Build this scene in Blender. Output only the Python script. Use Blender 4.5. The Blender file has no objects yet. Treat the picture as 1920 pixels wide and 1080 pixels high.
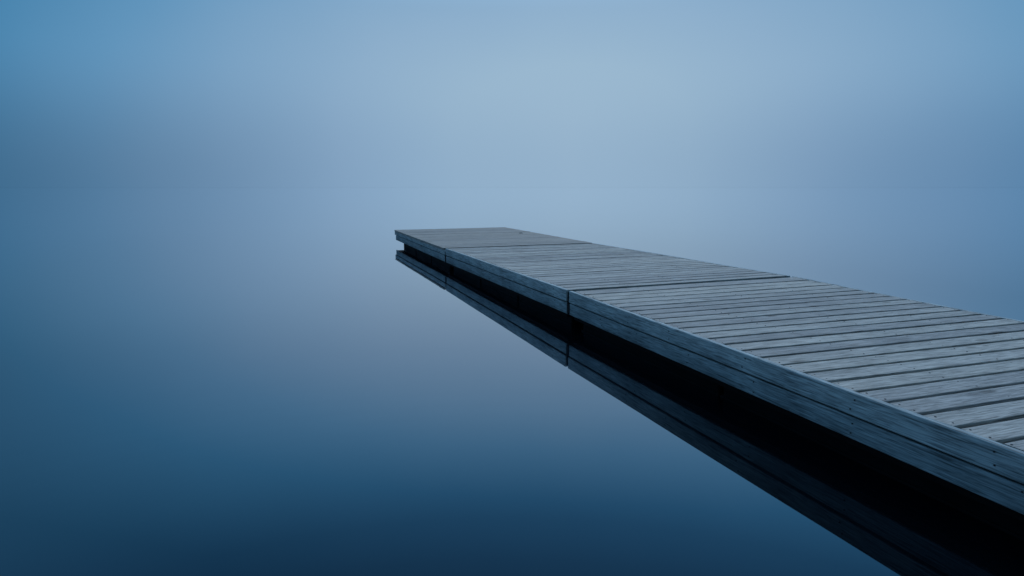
import bpy, bmesh, math, random
from mathutils import Vector, Matrix
random.seed(7)
scene=bpy.context.scene
col=scene.collection
scene.view_settings.view_transform='Standard'
scene.view_settings.look='None'
scene.view_settings.exposure=0

def s2l(h):
    h=h.lstrip('#'); o=[]
    for i in (0,2,4):
        c=int(h[i:i+2],16)/255
        o.append(c/12.92 if c<=.04045 else ((c+.055)/1.055)**2.4)
    return (*o,1)

# smooth curves shared by the fog brightness and the water reflectance
def curve(tab,x):
    if x<=tab[0][0]: return tab[0][1]
    if x>=tab[-1][0]: return tab[-1][1]
    n=len(tab)
    for i in range(n-1):
        if tab[i][0]<=x<=tab[i+1][0]:
            x0,a=tab[i]; x1,b=tab[i+1]; h=x1-x0; u=(x-x0)/h
            def slope(k):
                if k==0 or k==n-1: return tuple(0 for _ in tab[0][1])
                return tuple((q-p)/(tab[k+1][0]-tab[k-1][0]) for p,q in zip(tab[k-1][1],tab[k+1][1]))
            m0=slope(i); m1=slope(i+1)
            return tuple((2*u**3-3*u*u+1)*p+(u**3-2*u*u+u)*h*s+(-2*u**3+3*u*u)*q+(u**3-u*u)*h*r for p,q,s,r in zip(a,b,m0,m1))
BRIGHT=[(0,(1,)),(14,(1,)),(17,(1.15,)),(20,(1.9,)),(24,(4.0,)),(28,(5.6,)),(34,(6.4,)),(45,(6.4,))]
WANT=[(0,(1,1,1)),(2.5,(.96,.96,.965)),(5,(.86,.855,.865)),(8,(.72,.715,.735)),(11,(.61,.61,.635)),(15,(.515,.52,.55)),(20,(.43,.455,.485)),
      (25,(.32,.365,.40)),(30,(.205,.24,.28)),(35,(.115,.132,.162)),(45,(.08,.09,.11))]
ANG=[0,1,2,3.5,5,6.5,8,9.5,11,13,15,17,18,19,20,21,22,23,24,25,26,27,28,29.5,31,33,35,38,41,45]

# ---------------------------------------------------------------- world
w=bpy.data.worlds.new("World"); scene.world=w; w.use_nodes=True
nt=w.node_tree; N=nt.nodes; L=nt.links; N.clear()
def M(nt,op,a,b=None,c=None,clamp=False):
    n=nt.nodes.new('ShaderNodeMath'); n.operation=op; n.use_clamp=clamp
    for i,v in enumerate((a,b,c)):
        if v is None: continue
        if isinstance(v,(int,float)): n.inputs[i].default_value=v
        else: nt.links.new(v,n.inputs[i])
    return n.outputs[0]
def ramp(nt,fac,stops,interp='LINEAR'):
    n=nt.nodes.new('ShaderNodeValToRGB'); n.color_ramp.interpolation=interp
    e=n.color_ramp.elements
    e[0].position=stops[0][0]; e[0].color=stops[0][1]
    e[1].position=stops[-1][0]; e[1].color=stops[-1][1]
    for p,c in stops[1:-1]:
        x=e.new(p); x.color=c
    nt.links.new(fac,n.inputs[0]); return n.outputs[0]
def mix(nt,fac,a,b,mode='MIX'):
    n=nt.nodes.new('ShaderNodeMix'); n.data_type='RGBA'; n.blend_type=mode
    for s,v in ((n.inputs[0],fac),(n.inputs[6],a),(n.inputs[7],b)):
        if isinstance(v,(int,float,tuple)): s.default_value=v
        else: nt.links.new(v,s)
    return n.outputs[2]
def bell(nt,x,r):
    q=M(nt,'DIVIDE',x,r,clamp=True); q=M(nt,'SUBTRACT',1.0,M(nt,'MULTIPLY',q,q)); return M(nt,'MULTIPLY',q,q)
def smooth(nt,x,a,b):
    n=nt.nodes.new('ShaderNodeMapRange'); n.interpolation_type='SMOOTHSTEP'
    nt.links.new(x,n.inputs[0]); n.inputs[1].default_value=a; n.inputs[2].default_value=b
    return n.outputs[0]
tc=N.new('ShaderNodeTexCoord')
sep=N.new('ShaderNodeSeparateXYZ'); L.new(tc.outputs['Generated'],sep.inputs[0])
az=M(nt,'MULTIPLY',M(nt,'ARCTAN2',sep.outputs[0],sep.outputs[1]),180/math.pi)
el=M(nt,'MULTIPLY',M(nt,'ARCSINE',M(nt,'MINIMUM',M(nt,'MAXIMUM',sep.outputs[2],-1.0),1.0)),180/math.pi)
ael=M(nt,'ABSOLUTE',el)
daz=M(nt,'SUBTRACT',az,26.0)
de=M(nt,'MULTIPLY',M(nt,'MAXIMUM',M(nt,'SUBTRACT',ael,6.0),0.0),2.1)
de=M(nt,'MINIMUM',de,50.0)
d=M(nt,'SQRT',M(nt,'ADD',M(nt,'MULTIPLY',daz,daz),M(nt,'MULTIPLY',de,de)))
no=N.new('ShaderNodeTexNoise'); no.inputs['Scale'].default_value=2.3; no.inputs['Detail'].default_value=3
L.new(tc.outputs['Generated'],no.inputs['Vector'])
d=M(nt,'ADD',d,M(nt,'MULTIPLY',M(nt,'SUBTRACT',no.outputs[0],.5),7.0))
fog=ramp(nt,M(nt,'DIVIDE',d,100.0,clamp=True),[
 (0,s2l('9fbcd3')),(.10,s2l('9bb9d1')),(.20,s2l('8eafcc')),(.30,s2l('7aa2c4')),(.38,s2l('6295bc')),
 (.47,s2l('4683ad')),(.60,s2l('336a90')),(.80,s2l('356388')),(1,s2l('4b708c'))])
# greyer haze close to the water
fog=mix(nt,bell(nt,ael,11.0),fog,mix(nt,1.0,fog,(.85,.87,.91,1),'MULTIPLY'))
# darker hazy bay towards the left, hugging the water
sh=bell(nt,ael,11.0)
sh=M(nt,'MULTIPLY',sh,smooth(nt,az,14.0,-22.0))
sh=M(nt,'MULTIPLY',sh,M(nt,'DIVIDE',M(nt,'ADD',az,110.0),60.0,clamp=True))
fog=mix(nt,sh,fog,mix(nt,1.0,fog,(.80,.71,.69,1),'MULTIPLY'))
rs=M(nt,'MULTIPLY',bell(nt,ael,10.0),smooth(nt,az,28.0,60.0))
fog=mix(nt,rs,fog,mix(nt,1.0,fog,(.80,.82,.85,1),'MULTIPLY'))
# brightness added to unseen fog above the view, to allow darker dock reflections
BM=6.4
br=ramp(nt,M(nt,'DIVIDE',ael,90.0,clamp=True),[(a/90,tuple([curve(BRIGHT,a)[0]/BM]*3)+(1,)) for a in ANG]+[(1,(.58,.58,.58,1))])
bright=mix(nt,1.0,br,(BM,BM,BM,1),'MULTIPLY')
azf=M(nt,'SUBTRACT',1.0,M(nt,'DIVIDE',M(nt,'SUBTRACT',M(nt,'ABSOLUTE',M(nt,'SUBTRACT',az,20.0)),48.0),35.0,clamp=True))
azf=M(nt,'MAXIMUM',azf,.2)
fog=mix(nt,azf,fog,mix(nt,1.0,fog,bright,'MULTIPLY'))
sky=N.new('ShaderNodeTexSky'); sky.sky_type='NISHITA'; sky.sun_disc=False
sky.sun_elevation=math.radians(38); sky.sun_rotation=math.radians(28)
skyc=mix(nt,1.0,sky.outputs[0],(.12,.12,.12,1),'MULTIPLY')
up=M(nt,'MULTIPLY',M(nt,'DIVIDE',M(nt,'SUBTRACT',el,45.0),35.0,clamp=True),.6)
fin=mix(nt,up,fog,skyc)
bg=N.new('ShaderNodeBackground'); L.new(fin,bg.inputs[0]); bg.inputs[1].default_value=1
out=N.new('ShaderNodeOutputWorld'); L.new(bg.outputs[0],out.inputs[0])

sun=bpy.data.lights.new('sun','SUN'); sun.energy=1.25; sun.angle=math.radians(25); sun.color=(1,.83,.66)
so=bpy.data.objects.new('sun',sun); col.objects.link(so)
so.rotation_euler=(math.radians(-42),0,math.radians(-28))

# ---------------------------------------------------------------- materials
def newmat(name):
    m=bpy.data.materials.new(name); m.use_nodes=True
    t=m.node_tree; t.nodes.clear()
    o=t.nodes.new('ShaderNodeOutputMaterial')
    return m,t,o
def wood(name,axis,dark,mid,light,knots=.5,bump=.25,rough=(.55,.85),spec=.5,damp_dim=False,var=.5):
    m,t,o=newmat(name)
    b=t.nodes.new('ShaderNodeBsdfPrincipled'); t.links.new(b.outputs[0],o.inputs[0])
    b.inputs['Specular IOR Level'].default_value=spec
    tc=t.nodes.new('ShaderNodeTexCoord'); geo=t.nodes.new('ShaderNodeNewGeometry')
    rnd=geo.outputs['Random Per Island']
    cb=t.nodes.new('ShaderNodeCombineXYZ')
    t.links.new(M(t,'MULTIPLY',rnd,37.0),cb.inputs[0]); t.links.new(M(t,'MULTIPLY',rnd,91.0),cb.inputs[1]); t.links.new(M(t,'MULTIPLY',rnd,13.0),cb.inputs[2])
    ad=t.nodes.new('ShaderNodeVectorMath'); ad.operation='ADD'
    t.links.new(tc.outputs['Object'],ad.inputs[0]); t.links.new(cb.outputs[0],ad.inputs[1])
    def noise(sc,scale,detail,dist=0,rough_=.55):
        mp=t.nodes.new('ShaderNodeMapping'); mp.inputs['Scale'].default_value=sc
        t.links.new(ad.outputs[0],mp.inputs[0])
        n=t.nodes.new('ShaderNodeTexNoise'); n.inputs['Scale'].default_value=scale; n.inputs['Detail'].default_value=detail
        n.inputs['Distortion'].default_value=dist; n.inputs['Roughness'].default_value=rough_
        t.links.new(mp.outputs[0],n.inputs['Vector']); return n.outputs[0]
    s=(.06,1,1) if axis=='X' else (1,.06,1)
    s2=(.03,1,1) if axis=='X' else (1,.03,1)
    s3=(.25,1,1) if axis=='X' else (1,.25,1)
    g1=noise(s,85,6,1.0); g2=noise(s2,220,4,.3); big=noise((1,1,1),1.7,4); st=noise(s3,9,5,.6)
    c=ramp(t,g1,[(.32,dark),(.47,mid),(.66,light)])
    fine=ramp(t,g2,[(.38,(.45,.45,.45,1)),(.5,(1,1,1,1)),(.8,(1.0,1.0,1.0,1))])
    c=mix(t,.65,c,fine,'MULTIPLY')
    c=mix(t,var*.8,c,ramp(t,st,[(.36,(.48,.49,.51,1)),(.54,(1,1,1,1))]),'MULTIPLY')
    c=mix(t,var,c,ramp(t,big,[(.34,(.60,.62,.66,1)),(.6,(1,1,1,1))]),'MULTIPLY')
    c=mix(t,1.0,c,ramp(t,rnd,[(0,(.76,.76,.78,1)),(.5,(.92,.92,.92,1)),(1,(1.06,1.04,1.0,1))]),'MULTIPLY')
    if damp_dim:
        # lower boards are wet, and painted darker still to dim their reflection
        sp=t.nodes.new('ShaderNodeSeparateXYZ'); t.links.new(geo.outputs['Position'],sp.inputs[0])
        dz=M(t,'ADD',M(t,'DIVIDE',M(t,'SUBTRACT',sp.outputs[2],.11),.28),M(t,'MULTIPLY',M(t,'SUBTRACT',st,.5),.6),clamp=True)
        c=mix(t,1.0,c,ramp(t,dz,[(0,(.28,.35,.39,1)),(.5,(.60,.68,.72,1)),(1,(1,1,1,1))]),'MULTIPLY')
    mp=t.nodes.new('ShaderNodeMapping'); mp.inputs['Scale'].default_value=(1.6,5,5) if axis=='X' else (5,1.6,5)
    t.links.new(ad.outputs[0],mp.inputs[0])
    v=t.nodes.new('ShaderNodeTexVoronoi'); v.inputs['Scale'].default_value=1.0; t.links.new(mp.outputs[0],v.inputs['Vector'])
    kn=ramp(t,v.outputs['Distance'],[(.05,(.22,.2,.18,1)),(.09,(.45,.43,.41,1)),(.13,(1,1,1,1))])
    c=mix(t,knots,c,kn,'MULTIPLY')
    t.links.new(c,b.inputs['Base Color'])
    rr=t.nodes.new('ShaderNodeMapRange'); t.links.new(g1,rr.inputs[0]); rr.inputs[3].default_value=rough[0]; rr.inputs[4].default_value=rough[1]
    t.links.new(rr.outputs[0],b.inputs['Roughness'])
    bp=t.nodes.new('ShaderNodeBump'); bp.inputs['Strength'].default_value=bump; bp.inputs['Distance'].default_value=.003
    t.links.new(M(t,'ADD',g1,M(t,'MULTIPLY',g2,.6)),bp.inputs['Height']); t.links.new(bp.outputs[0],b.inputs['Normal'])
    return m
deck_mat=wood('weathered_deck_wood','X',(.15,.144,.135,1),(.335,.322,.302,1),(.48,.462,.435,1),.65,.5,(.65,.88),.28,var=.42)
deck_far=wood('smoother_deck_wood','X',(.14,.132,.12,1),(.235,.222,.205,1),(.30,.285,.26,1),.4,.2,(.6,.85),.3,var=.4)
board_mat=wood('weathered_side_board_wood','Y',(.12,.15,.165,1),(.28,.335,.36,1),(.42,.49,.52,1),.9,.5,(.65,.88),.3,damp_dim=True,var=.45)
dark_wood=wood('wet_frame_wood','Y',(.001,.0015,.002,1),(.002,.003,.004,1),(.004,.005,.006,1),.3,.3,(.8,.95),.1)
def plain(name,colr,rough,metal=0,sc=40,spec=.5):
    m,t,o=newmat(name)
    b=t.nodes.new('ShaderNodeBsdfPrincipled'); t.links.new(b.outputs[0],o.inputs[0])
    b.inputs['Specular IOR Level'].default_value=spec
    tc=t.nodes.new('ShaderNodeTexCoord'); n=t.nodes.new('ShaderNodeTexNoise'); n.inputs['Scale'].default_value=sc; n.inputs['Detail'].default_value=5
    t.links.new(tc.outputs['Object'],n.inputs['Vector'])
    lo=tuple(x*.5 for x in colr)+(1,); hi=tuple(x*1.4 for x in colr)+(1,)
    t.links.new(ramp(t,n.outputs[0],[(.3,lo),(.7,hi)]),b.inputs['Base Color'])
    b.inputs['Roughness'].default_value=rough; b.inputs['Metallic'].default_value=metal
    return m
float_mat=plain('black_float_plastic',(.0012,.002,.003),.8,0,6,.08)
metal_mat=plain('dark_rusted_steel',(.015,.016,.018),.7,.3)
ring_mat=plain('dull_galvanised_steel',(.13,.13,.13),.6,.3)

# ---------------------------------------------------------------- water
m,t,o=newmat('still_lake_water')
geo=t.nodes.new('ShaderNodeNewGeometry')
dp=t.nodes.new('ShaderNodeVectorMath'); dp.operation='DOT_PRODUCT'
t.links.new(geo.outputs['Incoming'],dp.inputs[0]); t.links.new(geo.outputs['Normal'],dp.inputs[1])
ang=M(t,'DIVIDE',M(t,'MULTIPLY',M(t,'ARCSINE',M(t,'ABSOLUTE',dp.outputs['Value'])),180/math.pi),90.0)
tint=ramp(t,ang,[(a/90,tuple(c/curve(BRIGHT,a)[0] for c in curve(WANT,a))+(1,)) for a in ANG]+[(1,(.013,.013,.015,1))])
# broad, very soft patches where the reflected sky is painted duller, both sides of dock
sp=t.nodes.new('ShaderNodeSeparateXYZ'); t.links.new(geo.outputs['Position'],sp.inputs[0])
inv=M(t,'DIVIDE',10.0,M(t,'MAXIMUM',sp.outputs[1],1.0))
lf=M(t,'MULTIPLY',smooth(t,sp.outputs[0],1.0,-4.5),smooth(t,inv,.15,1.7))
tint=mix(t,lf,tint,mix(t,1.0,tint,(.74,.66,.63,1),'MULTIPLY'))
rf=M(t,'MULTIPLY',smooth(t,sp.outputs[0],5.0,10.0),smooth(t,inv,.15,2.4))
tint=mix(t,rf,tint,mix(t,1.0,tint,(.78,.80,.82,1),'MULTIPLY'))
gl=t.nodes.new('ShaderNodeBsdfGlossy'); gl.inputs['Roughness'].default_value=.018
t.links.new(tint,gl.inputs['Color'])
tc=t.nodes.new('ShaderNodeTexCoord'); wn=t.nodes.new('ShaderNodeTexNoise'); wn.inputs['Scale'].default_value=.8; wn.inputs['Detail'].default_value=2
t.links.new(tc.outputs['Object'],wn.inputs['Vector'])
bp=t.nodes.new('ShaderNodeBump'); bp.inputs['Strength'].default_value=.02; bp.inputs['Distance'].default_value=.02
t.links.new(wn.outputs[0],bp.inputs['Height']); t.links.new(bp.outputs[0],gl.inputs['Normal'])
df=t.nodes.new('ShaderNodeBsdfDiffuse'); df.inputs['Color'].default_value=(.0006,.0014,.0026,1)
ash=t.nodes.new('ShaderNodeAddShader'); t.links.new(gl.outputs[0],ash.inputs[0]); t.links.new(df.outputs[0],ash.inputs[1])
t.links.new(ash.outputs[0],o.inputs[0])
bm=bmesh.new()
S=4000
vs=[bm.verts.new(p) for p in ((-S,-S,0),(S,-S,0),(S,S,0),(-S,S,0))]; bm.faces.new(vs)
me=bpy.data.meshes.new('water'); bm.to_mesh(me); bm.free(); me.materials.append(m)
wo=bpy.data.objects.new('water',me); col.objects.link(wo); wo['kind']='structure'
wo['label']='mirror still misty blue lake water'

# ---------------------------------------------------------------- dock helpers
def box(bm,x0,x1,y0,y1,z0,z1,mi=0,bev=.004,seg=1):
    r=bmesh.ops.create_cube(bm,size=1)
    v=r['verts']
    for q in v:
        q.co=Vector(((x0+x1)/2+q.co.x*(x1-x0),(y0+y1)/2+q.co.y*(y1-y0),(z0+z1)/2+q.co.z*(z1-z0)))
    es=list({e for q in v for e in q.link_edges})
    fs=list({f for q in v for f in q.link_faces})
    for f in fs: f.material_index=mi
    if bev>0:
        r=bmesh.ops.bevel(bm,geom=es,offset=bev,segments=seg,affect='EDGES',profile=.5)
        for f in r['faces']: f.material_index=mi
def disc(bm,c,r,h,axis='Z',mi=0,n=10):
    mat=Matrix.Translation(c)
    if axis=='X': mat=mat@Matrix.Rotation(math.pi/2,4,'Y')
    if axis=='Y': mat=mat@Matrix.Rotation(math.pi/2,4,'X')
    q=bmesh.ops.create_cone(bm,cap_ends=True,segments=n,radius1=r,radius2=r*.85,depth=h,matrix=mat)
    for f in {f for v in q['verts'] for f in v.link_faces}: f.material_index=mi
def finish(bm,name,mats,parent,zf=None,origin=None,label=None):
    if zf:
        for v in bm.verts: v.co.z+=zf(v.co.x,v.co.y)
    if origin is None:
        origin=Vector((0,0,0))
        for v in bm.verts: origin+=v.co
        origin/=len(bm.verts)
    bmesh.ops.translate(bm,verts=bm.verts,vec=-origin)
    me=bpy.data.meshes.new(name); bm.to_mesh(me); bm.free()
    for q in mats: me.materials.append(q)
    ob=bpy.data.objects.new(name,me); col.objects.link(ob)
    if parent is not None:
        ob.parent=parent
        pw=Vector((0,0,0)); p=parent
        while p is not None: pw+=p.location; p=p.parent
        ob.location=origin-pw
    else: ob.location=origin
    if label: ob['label']=label
    return ob

dock=bpy.data.objects.new('dock',None); col.objects.link(dock); dock.location=(4.32,8,0)
dock['label']='long weathered grey wooden floating dock on still misty water'
dock['category']='dock'

X0,X1=2.80,5.84
def section(y0,y1,zl0,zl1,zr0,zr1,pitch,gap,anchor,dmat,end=False,in0=0,in1=0):
    W=X1-X0
    def zf(x,y):
        u=(x-X0)/W; v=(y-y0)/(y1-y0)
        return (1-u)*((1-v)*zl0+v*zl1)+u*((1-v)*zr0+v*zr1)
    bm=bmesh.new()
    fe=y1-(.06 if end else .052)
    for x in (X0+.0405,X1-.1405):
        box(bm,x,x+.10,y0+.052,fe,-.25 if end else -.30,-.0365,0,.001)
    for x in (X0+.75,X0+1.5,X0+2.25):
        box(bm,x,x+.06,y0+.06,fe-.01,-.245,-.0365,0,.001)
    for y in (y0+.012,y1-.052 if not end else y1-.10):
        box(bm,X0+.043,X1-.043,y,y+.04,-.25 if end else -.28,-.0365,0,.001)
    n=int((y1-y0)/1.2)
    for i in range(1,n+1):
        y=y0+(y1-y0)*i/(n+1)
        box(bm,X0+.142,X1-.142,y-.04,y+.04,-.289,-.247,0,.003)
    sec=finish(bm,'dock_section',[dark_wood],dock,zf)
    # decking
    bm=bmesh.new()
    xa,xb=(X0+.043,X1-.043) if not end else (X0-.012,X1+.012)
    k=math.ceil((y0-anchor)/pitch)
    edges=[y0+in0]+[anchor+pitch*i for i in range(k,k+200) if y0+in0+.06<anchor+pitch*i<y1-in1-.06]+[y1-in1]
    for a,b in zip(edges[:-1],edges[1:]):
        r0=random.uniform(-.001,.001); r1=random.uniform(-.001,.001)
        jit=.0015 if gap>.01 else 0
        g0=gap/2+random.uniform(-jit,jit); g1=gap/2+random.uniform(-jit,jit)
        if a==edges[0]: g0=0
        if b==edges[-1]: g1=0
        dz=random.uniform(-.0016,.0016); tl=random.uniform(-.002,.002); cup=random.uniform(0,.002); ph=random.uniform(0,6)
        ns=10; e0=random.uniform(-.004,.002) if not end else 0; e1=random.uniform(-.004,.002) if not end else 0
        prof=[(0,-.034),(1,-.034),(1,-.007),(.995,-.002),(.97,0),(.5,-cup),(.03,0),(.005,-.002),(0,-.007)]
        rings=[]
        for j in range(ns+1):
            x=xa-e0+(xb+e1-xa+e0)*j/ns
            yy0=a+g0+r0*math.sin(ph+j*.5); yy1=b-g1+r1*math.sin(ph*2+j*.6)
            bow=.001*math.sin(ph+j*.7)+dz
            rings.append([bm.verts.new((x,yy0+(yy1-yy0)*p,z+bow+tl*(p-.5))) for p,z in prof])
        m_=len(prof)
        for j in range(ns):
            for i in range(m_):
                bm.faces.new((rings[j][i],rings[j][(i+1)%m_],rings[j+1][(i+1)%m_],rings[j+1][i]))
        bm.faces.new(rings[0][::-1]); bm.faces.new(rings[-1])
        if not end:
            for x in (X0+.075,X0+.78,X0+1.53,X0+2.28,X1-.075):
                for f in (.25,.75):
                    if (b-a)<.1: continue
                    disc(bm,Vector((x+random.uniform(-.012,.012),a+(b-a)*f+random.uniform(-.008,.008),-.0005+dz)),.0055,.003,'Z',1,8)
    bmesh.ops.recalc_face_normals(bm,faces=bm.faces)
    finish(bm,'decking',[dmat,metal_mat],sec,zf)
    # side boards
    for side in (0,1):
        for k,(za,zb,ins) in enumerate(((-.124,.002 if not end else -.037,0),(-.257,-.136,.010))):
            bm=bmesh.new()
            if side==0: xa_,xb_=X0+ins,X0+.040
            else: xa_,xb_=X1-.040,X1-ins
            ye=y1-.04 if (end and k==1) else y1
            box(bm,xa_,xb_,y0,ye,za,zb,0,.007,2)
            for i in range(1,12):
                g=bm.verts[:]+bm.edges[:]+bm.faces[:]
                bmesh.ops.bisect_plane(bm,geom=g,plane_co=(0,y0+(ye-y0)*i/12,0),plane_no=(0,1,0))
            ph=random.uniform(0,6)
            for v in bm.verts:
                v.co.z+=.0015*math.sin(ph+v.co.y*1.7); v.co.x+=.0003*math.sin(ph*2+v.co.y*1.3)
            yy=y0+.32
            while yy<ye-.25:
                xx=X0+ins-.001 if side==0 else X1-ins+.001
                for dzz in (.03,.09):
                    disc(bm,Vector((xx,yy+random.uniform(-.02,.02),za+dzz+random.uniform(-.006,.006))),.0045,.005,'X',1,8)
                yy+=random.choice((.61,.72,.83))
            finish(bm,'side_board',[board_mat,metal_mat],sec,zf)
    for y in ((y1+.002,) if end else ()):
        bm=bmesh.new(); box(bm,X0,X1,y,y+.038,-.128,-.037,0,.005,2)
        finish(bm,'end_board',[deck_far],sec,zf)
    # floats
    n=3
    a0=y0+.08; b0=y1-(.5 if end else .08)
    fl=(b0-a0)/n
    for i in range(n):
        for xa_,xb_ in ((X0+.12,X0+1.48),(X0+1.57,X1-.12)):
            bm=bmesh.new()
            a=a0+i*fl+.02; b=a0+(i+1)*fl-.02
            box(bm,xa_,xb_,a,b,-.62,-.290 if not end else -.262,0,.02,3)
            box(bm,xa_-.012,xb_+.012,a-.012,b+.012,-.44,-.40,0,.008,2)
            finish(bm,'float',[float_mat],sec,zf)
    return sec,zf

far,zf3=section(10.98,16.15,.389,.389,.389,.389,.145,.004,10.98,deck_far,end=True,in0=.05)
mid,zf2=section(5.83,10.93,.419,.389,.419,.389,.176,.030,5.83,deck_mat,in0=.03,in1=.04)
near,zf1=section(-1.0,5.77,.416,.42,.305,.42,.177,.030,1.62,deck_mat,in1=.045)

def hinge(parent,y,z,gap):
    # slim pin hinge tucked into the joint
    bm=bmesh.new()
    for sgn in (-1,1):
        ya=y+sgn*(gap/2-.004)
        box(bm,X0+.004,X0+.009,min(ya,ya+sgn*-.018),max(ya,ya+sgn*-.018),z-.235,z-.14,0,.001)
    for q in (-.222,-.186,-.150):
        disc(bm,Vector((X0+.004,y,z+q)),.011,.034,'Z',0,12)
    disc(bm,Vector((X0+.004,y,z-.16)),.006,.19,'Z',0,8)
    finish(bm,'hinge',[metal_mat],parent)
    bm=bmesh.new()
    box(bm,X0+.016,X0+.06,y-gap/2+.002,y+gap/2-.002,z-.262,z-.020,0,.004,2)
    finish(bm,'rubber_bumper',[float_mat],parent)
    bm=bmesh.new()
    box(bm,X0+.062,X1-.02,y-gap/2-.010,y+gap/2+.010,z-.24,z-.045,0,.006,2)
    finish(bm,'joint_blackout',[float_mat],parent)  # added dark filler that blocks sky light through the joint
hinge(near,5.80,.42,.06)
hinge(mid,10.955,.389,.05)

# low mooring ring on the outer section
bm=bmesh.new()
cx,cy=5.46,13.95; cz=.389
box(bm,cx-.04,cx+.04,cy-.06,cy+.06,cz-.001,cz+.003,0,.001)
R,r_=.04,.0035
ring=[]
for i in range(20):
    a=i/20*2*math.pi
    ring.append([bm.verts.new((cx+(R+r_*math.cos(b))*math.cos(a),cy+(R+r_*math.cos(b))*math.sin(a),cz+.0065+r_*math.sin(b))) for b in [j/8*2*math.pi for j in range(8)]])
for i in range(20):
    for j in range(8):
        bm.faces.new((ring[i][j],ring[(i+1)%20][j],ring[(i+1)%20][(j+1)%8],ring[i][(j+1)%8]))
finish(bm,'mooring_ring',[ring_mat],far)

# ---------------------------------------------------------------- camera
cam=bpy.data.cameras.new('camera'); cam.lens=21.71; cam.sensor_width=36; cam.clip_end=20000; cam.clip_start=.05
co=bpy.data.objects.new('camera',cam); col.objects.link(co)
co.location=(0,0,1.5)
co.rotation_euler=(math.radians(90-9.32),0,math.radians(-20.55))
scene.camera=co
